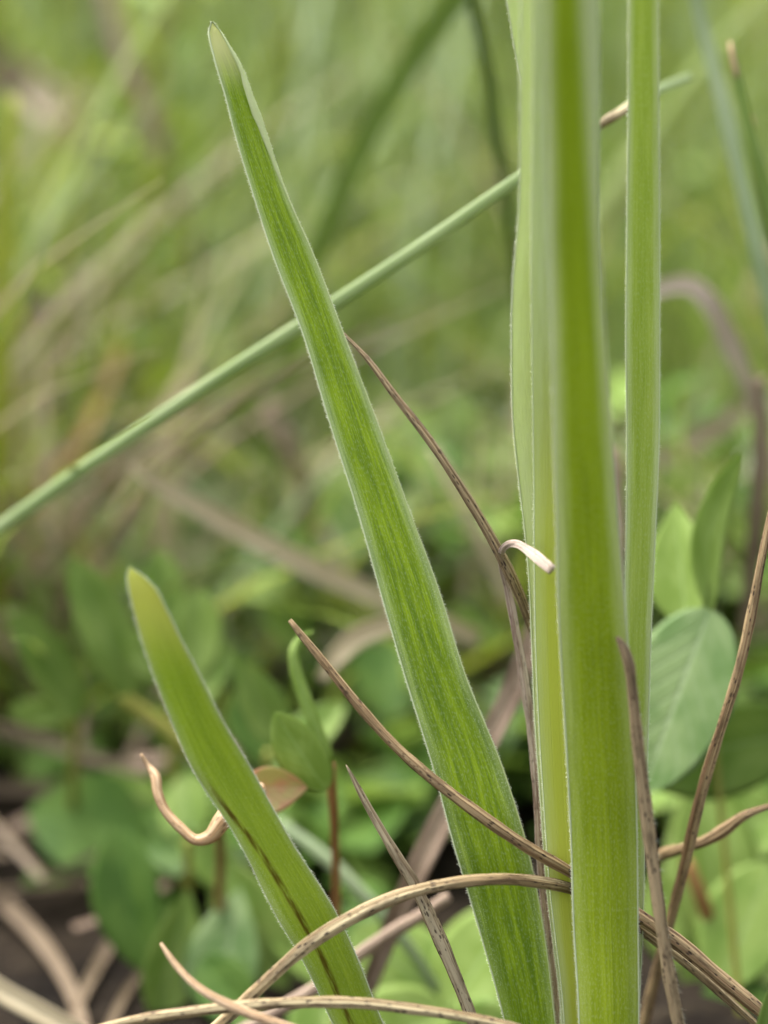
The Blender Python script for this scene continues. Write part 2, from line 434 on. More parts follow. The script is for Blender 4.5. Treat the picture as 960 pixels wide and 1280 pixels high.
def plant_leaf(rows, mat, label, n=80, ns=15, thick=.0004, margin=(1.6, 1.6), hairs=True, wide=None):
    if rows[0][2] == -120:                                # the leaf goes on above the picture and tapers to a tip
        a, b = rows[0], rows[1]; c = (a[0] + a[1]) / 2; sl = (b[3] - a[3]) / (b[2] - a[2])
        ext = [(c - k * (a[1] - a[0]) / 2, c + k * (a[1] - a[0]) / 2, v, a[3] + sl * (v + 120), a[4] + sl * (v + 120), a[5] * .7) for v, k in ((-640, .06), (-600, .22), (-450, .55), (-280, .85))]
        rows = ext + rows; n += 40
    v, f, uv, fr = ribbon_geo(rows, n, ns, thick)
    if len(ext_len := [r for r in rows if r[2] < -120]):   # lengths still count from the upper frame line
        k0 = int(np.argmin(np.abs(fr['L'][:, 2] - P(ext_len[0][0], -120, rows[4][3]).z))); l0 = fr['len'][k0]
        uv = [(a_, b_ - l0) for a_, b_ in uv]
    lf = adopt(make("leaf", v, f, mat, None, uv), plant)
    lf["label"] = label
    px = PX(20)
    for side, E in ((-1, fr['L']), (1, fr['R'])):
        w = margin[0 if side < 0 else 1]
        if not w: continue
        # rounded margin: an oval cord lying along the edge
        mv, mf = [], []; sd = 8; cnt = len(E)
        for i in range(cnt):
            wide_f = wide(side, fr['len'][i]) if wide else 1.0
            a, b = w * px * wide_f * .5, w * px * (1 + .25 * (wide_f - 1)) * .5
            wmax = fr['W'][i] * .48
            a = min(a, wmax); b = min(b, wmax)
            c = E[i] - fr['S'][i] * side * (a * .8) + fr['N'][i] * .00002
            wob = 1 + .12 * math.sin(i * 2.3) + .1 * math.sin(i * .9)
            for k in range(sd):
                th = 2 * math.pi * k / sd
                mv.append(c + fr['S'][i] * math.cos(th) * a * wob + fr['N'][i] * math.sin(th) * b)
        for i in range(cnt - 1):
            for k in range(sd):
                k2 = (k + 1) % sd
                mf.append((i*sd + k, i*sd + k2, (i+1)*sd + k2, (i+1)*sd + k))
        mf.append(tuple(range(sd))); mf.append(tuple((cnt-1)*sd + k for k in range(sd)))
        adopt_sub(make("margin", mv, mf, M['fold'] if wide and side > 0 else M['margin'], None, [(.5, q / 100) for q in range(len(mv))]), lf)
        if hairs:
            hair_fringe(E + fr['S'] * side * .00001, fr['S'] * side, fr['N'], lf)
    return lf

def R(v, uL, uR, d, cup=.15, dd=0.0): return (uL, uR, v, d - dd / 2, d + dd / 2, cup)

# long leaf reaching up to the top of the picture
plant_leaf([R(27, 264, 266, 20.0, .1), R(32, 261.5, 271, 20.0, .15), R(40, 260, 277, 20, .2), R(60, 264, 289, 20, .3), R(80, 269, 301, 20, .35), R(120, 281, 316, 20, .35),
            R(160, 291, 331, 20, .35), R(240, 315, 358, 20, .32), R(320, 341, 393, 20, .3), R(420, 379, 431, 20, .28), R(520, 409, 469, 20, .25),
            R(640, 447, 513, 20, .22), R(740, 475, 550, 20, .2), R(840, 504, 581, 20, .2), R(960, 541, 629, 20, .18), R(1060, 568, 660, 20, .18),
            R(1160, 598, 680, 20.1, .18), R(1280, 631, 695, 20.2, .2), R(1440, 660, 712, 20.3, .3), R(1600, 682, 712, 20.2, .4)],
           M['long'], "long leaf tapering to a blunt pale tip", n=120, ns=17, margin=(1.7, 1.9),
           wide=lambda s, l: (1 + 4.2 * max(0, math.sin(math.pi * min(1, max(0, (l - .05) / 1.7)))) ** 1.5) if s > 0 else 1 + .4 * max(0, 1 - l / .8))
# short leaf low down with a brown crease
plant_leaf([R(709, 161, 164, 18.5, .1), R(714, 158.5, 172, 18.5, .15), R(726, 159, 187, 18.5, .2), R(764, 167, 210, 18.6, .25), R(801, 177, 228, 18.7, .25), R(831, 187, 244, 18.8, .25),
            R(899, 213, 278, 19.05, .22), R(960, 240, 314, 19.3, .2), R(1050, 297, 364, 19.55, .2), R(1147, 346, 424, 19.8, .18), R(1204, 380, 450, 19.95, .2),
            R(1280, 416, 480, 20.1, .22), R(1440, 520, 580, 20.3, .25), R(1600, 650, 690, 20.2, .3)],
           M['short'], "short slanting leaf with a yellow tip and a brown crease", n=80, margin=(1.2, 1.7))
# broad pale leaf behind the front one
plant_leaf([R(-120, 651, 750, 17.62, .3), R(0, 651, 750, 18.04, .3), R(130, 650, 750, 18.51, .3), R(270, 648, 749, 19.02, .3), R(350, 641, 752, 19.28, .3),
            R(450, 639, 755, 19.57, .3), R(530, 641, 757, 19.79, .3), R(600, 648, 758, 19.96, .3), R(700, 659, 758, 20.09, .3), R(800, 664, 760, 20.17, .3),
            R(900, 668, 762, 20.21, .3), R(1000, 675, 764, 20.21, .3), R(1100, 682, 766, 20.21, .3), R(1280, 702, 768, 20.21, .3), R(1604, 690, 760, 20.13, .3)],
           M['broad'], "broad pale leaf with a bluish bloom, behind the darker front leaf", n=100, margin=(2.2, 2.0))
# inner leaf whose thin edge shows on the broad one
plant_leaf([R(-120, 668, 742, 17.36, .25), R(0, 667, 744, 17.79, .25), R(150, 666, 744, 18.34, .25), R(300, 664, 744, 18.85, .25), R(450, 665, 746, 19.32, .25),
            R(600, 667, 748, 19.70, .25), R(700, 667.5, 750, 19.83, .25), R(800, 669, 752, 19.91, .25), R(900, 673, 754, 19.96, .25), R(1000, 679, 756, 20.00, .25),
            R(1100, 686, 758, 20.00, .25), R(1280, 705, 760, 20.04, .25), R(1604, 692, 758, 20.04, .25)],
           M['inner'], "yellow-green inner leaf pressed against the broad pale leaf", n=80, margin=(1.3, 1.3))
# leaf behind, only its tip side shows at the top edge
plant_leaf([R(-120, 606, 655, 19.0, .2), R(0, 633, 672, 19.3, .2), R(60, 643, 682, 19.5, .2), R(110, 652, 690, 19.7, .2), R(300, 668, 715, 20.2, .2),
            R(700, 690, 735, 20.7, .2), R(1100, 700, 745, 20.6, .2), R(1604, 695, 740, 20.3, .2)],
           M['inner'], "leaf bending outward behind the broad pale leaf", n=60, margin=(1.5, 1.5))
# front leaf, rounded towards the camera
plant_leaf([R(-120, 680, 726, 15.55, -.5), R(0, 682, 731, 15.97, -.5), R(130, 684, 738, 16.51, -.5), R(270, 687, 746, 17.10, -.45), R(400, 690, 755, 17.65, -.4),
            R(540, 692, 765, 18.19, -.38), R(650, 695, 773, 18.61, -.35), R(750, 697, 781, 18.95, -.3), R(850, 702, 788, 19.24, -.28), R(950, 708, 794, 19.45, -.25),
            R(1050, 713, 797, 19.62, -.25), R(1150, 716, 798, 19.71, -.25), R(1280, 723, 799, 19.75, -.28), R(1440, 720, 795, 19.83, -.4), R(1604, 705, 775, 19.96, -.6)],
           M['front'], "thick rounded front leaf, dark green with white edges", n=110, ns=19, thick=.0012, margin=(2.4, 2.0))
# narrow leaf standing on its own
plant_leaf([R(-120, 788, 822, 18.40, .3), R(0, 786, 823, 18.80, .3), R(140, 785, 824, 19.20, .25), R(300, 783, 825, 19.60, .2), R(450, 782, 825, 19.88, .15), R(560, 783, 824, 20.04, .15),
            R(680, 782, 819, 20.16, .15), R(800, 779, 814, 20.24, .15), R(900, 778, 811, 20.28, .15), R(1000, 776, 808, 20.28, .15), R(1280, 765, 797, 20.24, .2), R(1604, 720, 750, 20.16, .3)],
           M['narrow'], "narrow upright leaf standing free beside the front leaf", n=90, margin=(1.7, 1.4))

# ------------------------------------------------------------------ dry stalks, sharp ones
DRY = "dry grass stalks around the plant"
def stalk(name, label, path, mat, cat="dry stalk", group=DRY, n=70, sides=26, flute=.09, nfl=7, wob=.05, flat=1.0):
    path = [(p[0], p[1], p[2], p[3] * (.82 if group == DRY else 1)) for p in path]
    v, f, uv, fr = tube_geo(path, n, sides, flute, nfl, wob, flat)
    o = make(name, v, f, mat, None, uv)
    tag(o, label, cat, group)
    return o, fr

stalk("dry_stalk", "brown dry stalk arching down from the edge of the long leaf",
      [(421, 409, 20.35, 2), (436, 424, 20.3, 2.8), (458, 447, 20.2, 4), (490, 490, 20.1, 5.2), (535, 548, 20.05, 6.2), (575, 608, 20.05, 6.8), (610, 665, 20.1, 7.6), (640, 722, 20.15, 7.8),
       (662, 775, 20.4, 7.2), (685, 850, 20.7, 7), (700, 1000, 20.9, 7), (706, 1300, 21, 7), (710, 1570, 21, 7)], M['brown'])
stalk("curled_dry_leaf", "dry blade whose bleached tip curls over onto the pale leaf",
      [(712, 1600, 20.6, 10), (699, 1280, 20.55, 9.5), (688, 1180, 20.5, 8), (679, 1100, 20.5, 7.5), (672, 1000, 20.5, 7), (666, 930, 20.5, 6.6), (655, 850, 20.45, 6.5), (645, 790, 20.4, 6),
       (635, 738, 20.35, 5.5), (627, 706, 20.2, 5), (627, 690, 20.05, 4.6), (633, 682, 19.9, 5), (645, 680, 19.7, 5.6), (665, 692, 19.45, 6.8), (678, 703, 19.3, 7.4), (690, 713, 19.2, 7)],
      M['white'], n=150, flute=.16, nfl=5, flat=.4, wob=.07)
stalk("dry_stalk", "thin straight dry stalk with a broken top, slanting across the long leaf",
      [(362, 775, 19.75, 3.6), (372, 788, 19.75, 4.8), (400, 822, 19.72, 5.8), (450, 884, 19.7, 7), (500, 938, 19.68, 7.8), (540, 973, 19.68, 8.2), (590, 1011, 19.7, 8.5), (650, 1053, 19.82, 8.8),
       (715, 1091, 20.0, 9), (760, 1118, 20.1, 9.4), (800, 1146, 20.1, 10.5), (850, 1180, 20.1, 11), (900, 1222, 20.1, 11), (950, 1263, 20.1, 10.5), (1040, 1340, 20.2, 10), (1180, 1500, 20.8, 9)],
      M['rust'], n=110)
stalk("dry_stalk", "pale straw arching over the short leaf and the long leaf",
      [(60, 1470, 19.8, 8), (240, 1312, 19.5, 9), (300, 1258, 19.45, 9.8), (340, 1220, 19.4, 10), (380, 1185, 19.4, 10.4), (440, 1147, 19.4, 10.4), (500, 1120, 19.42, 9.8), (560, 1105, 19.45, 9.2),
       (620, 1099, 19.55, 8.8), (670, 1102, 19.8, 8.5), (715, 1111, 20.05, 8.5), (760, 1130, 20.25, 8.5), (800, 1160, 20.3, 8.2), (870, 1213, 20.3, 7.5), (920, 1258, 20.3, 6), (1000, 1330, 20.6, 5)],
      M['straw'], n=110)
stalk("dry_grass_leaf", "narrow dry blade with a sharp point between the two leaning leaves",
      [(432.5, 956, 19.9, .8), (440, 970, 19.9, 3), (460, 1008, 19.9, 5.4), (490, 1060, 19.9, 7.6), (520, 1110, 19.95, 9), (550, 1175, 20, 9.8), (575, 1235, 20.05, 9.2), (594, 1285, 20.1, 8.8), (640, 1420, 20.3, 8), (690, 1570, 20.6, 8)],
      M['grey'], flat=.6)
stalk("dry_stalk", "dry straw lying level across the foot of the short leaf",
      [(-60, 1345, 19.5, 6), (90, 1296, 19.35, 6.5), (150, 1279, 19.3, 7), (230, 1266, 19.25, 8), (310, 1257, 19.2, 9), (380, 1253, 19.2, 8.6), (450, 1254, 19.2, 8.4), (520, 1262, 19.2, 8), (580, 1271, 19.22, 8), (640, 1284, 19.25, 7.6), (760, 1330, 19.4, 6), (900, 1420, 19.8, 5)],
      M['straw'], n=80)
stalk("dry_grass_leaf", "short tan dry blade end crossing the level straw",
      [(201, 1179, 19.2, 2), (210, 1193, 19.15, 4), (222, 1209, 19.1, 5), (250, 1236, 19.0, 6.4), (290, 1258, 18.95, 7), (330, 1274, 18.9, 7), (380, 1292, 18.9, 7), (480, 1360, 19.1, 7), (600, 1520, 19.8, 7)],
      M['peach'], flat=.7)
o_h, fr_h = stalk("dry_stalk", "speckled brown dry stalk with fine hairs standing against the narrow leaf",
      [(771, 796, 18.9, 2.5), (777, 805, 18.9, 6), (785, 825, 18.9, 8), (790, 860, 18.95, 8.5), (795, 910, 19.0, 8.8), (803, 980, 19.1, 9.4), (812, 1050, 19.2, 10), (820, 1110, 19.25, 10), (830, 1180, 19.3, 9.8),
       (840, 1240, 19.35, 9.2), (850, 1290, 19.4, 9), (880, 1440, 19.6, 8.5), (905, 1590, 19.8, 8)], M['brown'], n=90, flat=.8)
stalk("dry_stalk", "rusty speckled dry stalk leaning in front of the round clover leaflet",
      [(1010, 470, 20.2, 4), (975, 590, 20.25, 5), (962, 650, 20.3, 5.5), (953, 695, 20.3, 6.2), (940, 765, 20.35, 7), (923, 840, 20.4, 7.6), (903, 905, 20.5, 7.8), (885, 962, 20.65, 8), (870, 1018, 20.8, 8),
       (857, 1075, 21.0, 8.2), (840, 1142, 21.3, 8), (812, 1250, 21.8, 8), (770, 1440, 22.6, 8)], M['rust'], n=90)
stalk("dry_grass_leaf", "twisted ochre dry blade sticking in from the side by the clover",
      [(1060, 985, 20.9, 4), (990, 1001, 20.9, 4), (955, 1010, 20.95, 5), (930, 1020, 21, 7.5), (905, 1038, 21.1, 9.5), (880, 1052, 21.2, 8), (855, 1060, 21.4, 7.5), (832, 1067, 21.7, 8.5), (815, 1075, 22.0, 8)],
      M['rust'], flat=.5)
# tiny hairs on the speckled stalk
hv, hf = [], []
for _ in range(150):
    i = random.randrange(8, 70); p = fr_h['C'][i]; r = fr_h['r'][i]
    o_ = np.array([1.0, random.uniform(-.6, .1), random.uniform(-.9, .2)]); o_ /= np.linalg.norm(o_)
    i0 = len(hv); q = p + np.array([1, -.3, 0]) * r * .8 + fr_h['T'][i] * random.uniform(-.0006, .0006)
    for th in (0, 2.1, 4.2): hv.append(q + np.array([0, math.cos(th), math.sin(th)]) * .00002)
    hv.append(q + o_ * random.uniform(.0003, .0007)); hf += [(i0, i0+1, i0+3), (i0+1, i0+2, i0+3), (i0+2, i0, i0+3)]
make("hair", hv, hf, M['hair'], o_h, smooth=False, kind="stuff")

# ------------------------------------------------------------------ blades of grass and dead blades behind, one by one
def ground_d(v): return CAM_H / (math.sin(PITCH) + math.cos(PITCH) * (v - 640) / 640 * TAN)
def blade(name, label, path, mat, cat="grass blade", group="grass blades behind the plant", cup=.5, n=44, ns=7, thick=.0003, roll=0.0):
    """path: u, v, d, half width px; the blade faces the lens, folded along its middle"""
    rows = []
    path = [(u, v, min(d, ground_d(v) - .35 - .02 * w) if 1020 < v < 1350 else d, w) for u, v, d, w in path]     # lie on the soil, not in it
    for i, (u, v, d, w) in enumerate(path):
        a = path[max(0, i-1)]; b = path[min(len(path)-1, i+1)]
        tu, tv = b[0] - a[0], b[1] - a[1]; L = math.hypot(tu, tv) or 1
        nu, nv = -tv / L, tu / L
        if nu < 0 or (abs(nu) < 1e-3 and nv < 0): pass
        Lp, Rp = P(u - nu * w, v - nv * w, d - roll), P(u + nu * w, v + nv * w, d + roll)
        rows.append([*((Lp + Rp) / 2), *Lp, *Rp])
    s = spline(rows, n)
    Ls, Rs = s[:, 3:6], s[:, 6:9]; C = (Ls + Rs) / 2
    T = np.gradient(C, axis=0); T /= np.linalg.norm(T, axis=1)[:, None]
    S = Rs - Ls; W = np.linalg.norm(S, axis=1); S = S / np.maximum(W, 1e-7)[:, None]
    N = np.cross(T, S); N /= np.linalg.norm(N, axis=1)[:, None]
    fl = np.einsum('ij,ij->i', N, np.array(EYE) - C) < 0; N[fl] *= -1
    ln = np.concatenate([[0], np.cumsum(np.linalg.norm(np.diff(C, axis=0), axis=1))]) * 100
    xs = np.linspace(-1, 1, ns); m = 2 * ns - 2; v_, f_, uv_ = [], [], []
    for i in range(n):
        hw = W[i] / 2
        for k in range(m):
            back = k >= ns; x = xs[k] if not back else xs[m-k]
            v_.append(C[i] + S[i] * x * hw + N[i] * (-cup * hw * (1 - abs(x)) - (min(thick, hw * .5) if back else 0))); uv_.append((x * .5 + .5, ln[i]))
    for i in range(n - 1):
        for k in range(m):
            k2 = (k + 1) % m; f_.append((i*m + k, i*m + k2, (i+1)*m + k2, (i+1)*m + k))
    f_.append(tuple(range(m))[::-1]); f_.append(tuple((n-1)*m + k for k in range(m)))
    o = make(name, v_, f_, mat, None, uv_); tag(o, label, cat, group)
    return o

pale_stem, _ = stalk("grass_stalk", "long pale green grass stem slanting across behind the long leaf",
      [(-160, 772, 24.3, 9), (0, 660, 23.6, 9), (120, 576, 23.1, 9), (250, 488, 22.7, 8.8), (370, 411, 22.3, 9.4), (430, 372, 22.1, 9.2), (520, 312, 21.9, 8.8), (650, 222, 21.7, 7.5), (760, 150, 21.6, 5.5), (800, 124, 22.3, 6), (862, 96, 23.6, 5)],
      M['pale_stem'], "grass stem", "grass blades behind the plant", n=70, sides=16, flute=.03, nfl=5, wob=.01, flat=.7)
blade("grass_leaf", "blurred green grass blade leaning towards the long leaf from the top edge",
      [(640, -100, 27, 15), (575, -8, 27.5, 15), (525, 60, 28, 15), (470, 150, 28.5, 14), (425, 245, 29, 13), (390, 335, 29.5, 11), (350, 520, 31, 9), (330, 700, 33, 8)], M['green'])
blade("grass_leaf", "thin dark grass blade just beside the broad pale leaf",
      [(585, -20, 26, 7), (605, 70, 26.2, 7), (622, 170, 26.5, 7), (640, 290, 27, 7), (660, 480, 28, 6), (670, 800, 29, 5)], M['deep'])
blade("grass_leaf", "wide blue-green grass blade curving down beyond the narrow leaf",
      [(856, -60, 25.5, 6), (880, 40, 25.5, 8), (900, 115, 25.4, 9), (922, 205, 25.3, 10), (946, 310, 25.2, 10), (975, 430, 25.2, 10), (1030, 650, 25.3, 12), (1120, 1100, 25.6, 12)], M['blue'])
v_, f_, u_, _ = tube_geo([(748, 157, 21.55, 6), (760, 150, 21.5, 6.4), (775, 141, 21.6, 6), (790, 131, 22.0, 5.6)], 14, 12, flat=.8)
make("dry_sheath", v_, f_, M['straw'], pale_stem, u_)
def bud(path, parent):
    v, f, uv, _ = tube_geo(path, 14, 10)
    make("dry_tip", v, f, M['peach'], parent, uv)
gb1 = blade("grass_leaf", "slim deep green grass blade with a pale withered tip",
      [(913, 58, 23.0, 3), (918, 80, 23, 5), (927, 120, 23, 6), (945, 195, 23, 7), (968, 280, 23.1, 8), (1010, 450, 23.3, 9), (1090, 900, 23.8, 9)], M['green'])
bud([(912, 52, 23.0, 1.5), (914, 62, 22.95, 3), (917, 78, 22.95, 3.4), (921, 96, 22.97, 2.5)], gb1)
gb2 = blade("grass_leaf", "second slim green blade with a buff node on top",
      [(934, 140, 23.4, 3), (938, 165, 23.4, 6), (948, 215, 23.4, 7), (968, 300, 23.5, 7), (1010, 460, 23.7, 7), (1080, 900, 24.2, 8)], M['deep'])
bud([(933, 138, 23.3, 2), (935, 148, 23.3, 6.5), (938, 162, 23.3, 6), (941, 178, 23.3, 3)], gb2)
blade("grass_leaf", "bright lime grass blade standing upright along the picture edge",
      [(14, 120, 30, 8), (6, 250, 30, 12), (2, 400, 30.3, 13), (0, 560, 30.8, 13), (-2, 720, 31.4, 12), (-4, 1000, 33, 10)], M['lime'])
DEADG = "dead blades behind the plant"
blade("dead_grass_leaf", "pinkish dead blade kinked like a knee beyond the narrow leaf",
      [(800, 372, 27, 8), (830, 360, 27, 9), (862, 356, 27, 11), (885, 375, 27, 13), (905, 412, 27.2, 13), (928, 465, 27.5, 11), (960, 560, 28.5, 9), (990, 700, 31, 10)], M['rosy'], "dead blade", DEADG)
blade("dead_grass_leaf", "tan dead blade slanting down behind the middle of the long leaf",
      [(165, 582, 26.5, 5), (190, 600, 26.6, 9), (250, 636, 26.8, 12), (330, 680, 27, 14), (420, 724, 27.3, 14), (500, 758, 27.6, 12), (600, 800, 28.4, 10)], M['dry'], "dead blade", DEADG)
blade("dead_grass_leaf", "wide fawn dead blade arching up to the long leaf above the broken stalk",
      [(400, 850, 25.0, 6), (420, 822, 25.0, 12), (445, 798, 25.1, 14), (485, 782, 25.2, 13), (540, 776, 25.5, 12), (600, 800, 26, 10)], M['dry'], "dead blade", DEADG)
blade("dead_grass_leaf", "flat pinkish dead blade slanting behind the long leaf down to the pale arch",
      [(690, 740, 23.2, 10), (662, 808, 23.1, 13), (640, 865, 23.1, 14), (610, 925, 23, 15), (575, 985, 23, 16), (545, 1040, 22.9, 16), (520, 1092, 22.8, 15), (490, 1160, 23, 13), (450, 1260, 23.6, 10)], M['pink'], "dead blade", DEADG)
stalk("dead_stalk", "soft pale dead stem passing low behind the short leaf",
      [(560, 1120, 22.6, 7), (528, 1143, 22.5, 8), (490, 1165, 22.4, 9), (446, 1195, 22.3, 9), (400, 1232, 22.3, 9), (360, 1256, 22.3, 8), (300, 1290, 22.4, 8), (200, 1340, 23, 7)], M['pink'], "dead stem", DEADG, n=40, sides=10)
blade("dead_grass_leaf", "pale arched dead blade crossing the lowest corner by the level straw",
      [(-60, 1190, 17.6, 12), (0, 1238, 17.5, 14), (50, 1266, 17.4, 14), (110, 1300, 17.3, 13), (200, 1370, 17.4, 11), (300, 1500, 17.8, 9)], M['dry'], "dead blade", DEADG)
blade("grass_leaf", "green blade tip poking up at the lowest corner by the straws",
      [(975, 1215, 19.2, 2), (966, 1240, 19.2, 7), (958, 1275, 19.2, 11), (945, 1340, 19.3, 13), (920, 1500, 19.5, 13)], M['green'])
litter = [
    ("brown dead blade lying under the leafy weed, ending near the curled leaf stalk", [(-40, 905, 29.2, 6.2), (40, 925, 29.2, 6.8), (110, 945, 28.7, 6.2), (185, 968, 28.2, 5.2)], 'dun'),
    ("grey-brown dead blade lying flat below the brown one", [(-40, 985, 29.2, 7.8), (50, 985, 29.2, 8.8), (130, 995, 28.8, 8.3), (210, 1010, 28.6, 6.2)], 'dun'),
    ("fawn dead blade fanning out over the dark hollow", [(-40, 1062, 28.2, 6.2), (40, 1040, 28.2, 6.8), (110, 1022, 28.0, 6.2), (170, 1005, 27.8, 4.7)], 'dun'),
    ("tan dead stem at the upper rim of the dark hollow", [(-40, 1140, 27.2, 4.2), (30, 1112, 27.2, 4.7), (80, 1088, 27.2, 4.7), (130, 1062, 27.2, 3.6)], 'dun'),
    ("broad dull dead blade across the dark hollow", [(-60, 1085, 28.2, 9.4), (0, 1125, 28.2, 10.4), (50, 1175, 27.7, 10.4), (90, 1240, 27.2, 9.4), (110, 1300, 26.8, 7.3)], 'dun'),
    ("pinkish dead blade standing at the edge of the dark hollow", [(165, 1130, 26.6, 4.7), (140, 1175, 26.4, 6.8), (112, 1225, 26.3, 7.3), (85, 1285, 26.2, 6.8), (70, 1330, 26.0, 6.2)], 'dun'),
    ("pair of crossed fawn bits at the foot of the leafy weed", [(200, 1190, 26.2, 3.6), (165, 1230, 26.2, 5.2), (140, 1275, 26.1, 5.7), (120, 1320, 26.0, 5.2)], 'dun'),
    ("thin pale dead stem rising out of the dark hollow", [(30, 1160, 26.8, 2.6), (60, 1190, 26.6, 2.6), (90, 1230, 26.4, 2.6), (110, 1290, 26.2, 2.6)], 'dun'),
]
for lb, pth, mt in litter:
    blade("dead_grass_leaf", lb, pth, M[mt], "dead blade", "dead blades over the dark hollow", n=24)
back = [
    ("greyish dead leaf near the upper corner, well out of focus", [(-40, 60, 42, 22), (20, 100, 42, 26), (70, 140, 41, 24), (120, 185, 41, 16)], 'dun'),
    ("grey dead stub leaning behind the lime blade", [(100, 325, 37, 8), (80, 352, 37, 12), (50, 395, 36.5, 14), (28, 432, 36, 10)], 'dun'),
    ("faint pink seedhead stalk near the top of the meadow", [(125, -30, 36, 9), (150, 60, 36, 11), (172, 120, 36, 13), (192, 160, 36, 10), (215, 230, 36.5, 6), (250, 350, 38, 6)], 'pink'),
    ("orange-brown dead blade behind the lower end of the pale stem", [(40, 640, 33, 6), (70, 590, 33, 10), (95, 560, 33.2, 8), (125, 500, 34, 6), (160, 420, 35, 4)], 'rusty'),
    ("rosy dead blade upright between the pale stem and the tan blade", [(335, 500, 31, 9), (355, 550, 31, 12), (385, 620, 31.5, 11), (400, 680, 32, 9)], 'pink'),
    ("pale dead stalk lying level beyond the narrow leaf", [(780, 590, 31, 9), (830, 570, 31, 12), (880, 545, 31, 12), (930, 510, 31, 10)], 'pink'),
    ("dull dead stalk upright by the rusty speckled stalk", [(948, 470, 25.5, 8), (950, 560, 25.5, 9), (945, 650, 25.6, 10), (930, 800, 26, 9)], 'dun'),
    ("brownish dead blade behind the arching brown stalk", [(540, 560, 28, 4), (575, 620, 28, 7), (610, 690, 28.2, 8), (640, 760, 28.5, 8)], 'dry'),
    ("dull dead stalk in the gap beside the front leaf", [(765, 560, 24.5, 7), (770, 640, 24.5, 9), (768, 700, 24.5, 9), (760, 800, 24.6, 8)], 'pink'),
]
M['rusty'] = blade_material("grass_rusty", (.30, .18, .05), (.42, .28, .08), .25)
for lb, pth, mt in back:
    blade("dead_grass_leaf", lb, pth, M[mt], "dead blade", DEADG, n=24)

# ------------------------------------------------------------------ leaflets
def leaflet(parent, base, tip, width, mat, shape='oval', fold=.2, roll=0.0, bend=0.0, side=0.0, thick=.00018, label=None, n=18, ns=11):
    """base, tip: (u, v, d); width px; fold lifts the two halves, bend arches it away from the eye"""
    B, Tp = P(*base), P(*tip); ax = Tp - B; L = ax.length; ax.normalize()
    eye = (EYE - (B + Tp) / 2).normalized()
    S = ax.cross(eye).normalized(); N = S.cross(ax).normalized()
    rt = Matrix.Rotation(roll, 3, ax); S = rt @ S; N = rt @ N
    hw0 = width / 2 * PX((base[2] + tip[2]) / 2)
    prof = {'oval': lambda t: math.sin(math.pi * t ** .9) ** .62, 'round': lambda t: math.sin(math.pi * t ** .95) ** .5,
            'obov': lambda t: (math.sin(math.pi * t ** 1.5) ** .6), 'lance': lambda t: math.sin(math.pi * t ** .75) ** .9}[shape]
    xs = np.linspace(-1, 1, ns); m = 2 * ns - 2; v, f, uv = [], [], []
    ph = random.random() * 6
    for i in range(n):
        t = .004 + .992 * (1 - math.cos(math.pi * i / (n - 1))) / 2
        hw = hw0 * max(.015, prof(t))
        c = B + ax * (L * t) + N * (-bend * L * (t - .0) ** 2) + S * (side * L * math.sin(math.pi * t))
        for k in range(m):
            back = k >= ns; x = float(xs[k] if not back else xs[m-k])
            z = fold * hw * abs(x) ** 1.3 + .04 * hw * math.sin(5 * t + 3 * x + ph) - (min(thick, hw*.4) if back else 0)
            v.append(c + S * (x * hw) + N * z); uv.append((x * .5 + .5, t))
    for i in range(n - 1):
        for k in range(m):
            k2 = (k + 1) % m; f.append((i*m + k, i*m + k2, (i+1)*m + k2, (i+1)*m + k))
    f.append(tuple(range(m))[::-1]); f.append(tuple((n-1)*m + k for k in range(m)))
    o = adopt(make("leaflet", v, f, mat, None, uv), parent)
    if label: o["label"] = label
    return o
def stem_part(parent, path, mat, name="stalk", n=24, sides=10):
    v, f, uv, _ = tube_geo(path, n, sides)
    return adopt(make(name, v, f, mat, None, uv), parent)
def at_ground(u, d): 
    p = P(u, ground_v(d), d); return p

# clover with the round leaflet
c1 = thing("clover", "clover with one round leaflet and two upright folded leaflets beside the narrow leaf", "clover", at_ground(930, 24), "clovers beside the plant")
stem_part(c1, [(888, 764, 22.8, 4), (884, 800, 23.3, 4), (890, 900, 24, 4), (905, 1050, 24.1, 4.5), (930, ground_v(24), 24, 5)], M['stalk'])
leaflet(c1, (888, 762, 22.7), (803, 985, 22.3), 142, M['leaflet_blue'], 'round', fold=.10, roll=.15, bend=.05, n=24, ns=15, label="round leaflet with a pale chevron")
leaflet(c1, (858, 785, 22.9), (842, 626, 23.3), 84, M['leaflet_pale'], 'lance', fold=.35, roll=-.25, bend=.05, label="pointed folded leaflet")
leaflet(c1, (887, 764, 22.8), (932, 566, 22.6), 44, M['leaflet_pale'], 'oval', fold=.3, roll=-.2, bend=-.12, side=-.1, label="slender leaflet with a hooked tip")
c2 = thing("clover", "clover with a wide flat leaflet under the rusty speckled stalk", "clover", at_ground(960, 26), "clovers beside the plant")
stem_part(c2, [(965, 905, 24.6, 4), (975, 1000, 25, 4), (960, ground_v(26), 26, 5)], M['stalk'])
leaflet(c2, (1000, 915, 24.4), (800, 960, 23.8), 130, M['leaflet'], 'round', fold=.12, roll=-.5, bend=.05, n=22, ns=13)
leaflet(c2, (985, 910, 24.6), (1110, 900, 24.8), 120, M['leaflet_deep'], 'round', fold=.15, roll=.2)
c3 = thing("clover", "tangle of large pale clover leaflets below the ochre dry blade", "clover", at_ground(900, 26.5), "clovers beside the plant")
stem_part(c3, [(858, 1075, 24.6, 7), (872, 1110, 24.6, 9), (890, 1165, 24.8, 9), (900, 1212, 25, 8), (900, ground_v(26.5), 26.5, 6)], M['stalk_red'])
leaflet(c3, (905, 1215, 24.9), (880, 960, 25.4), 120, M['leaflet_pale'], 'oval', fold=.12, roll=.3, bend=.06)
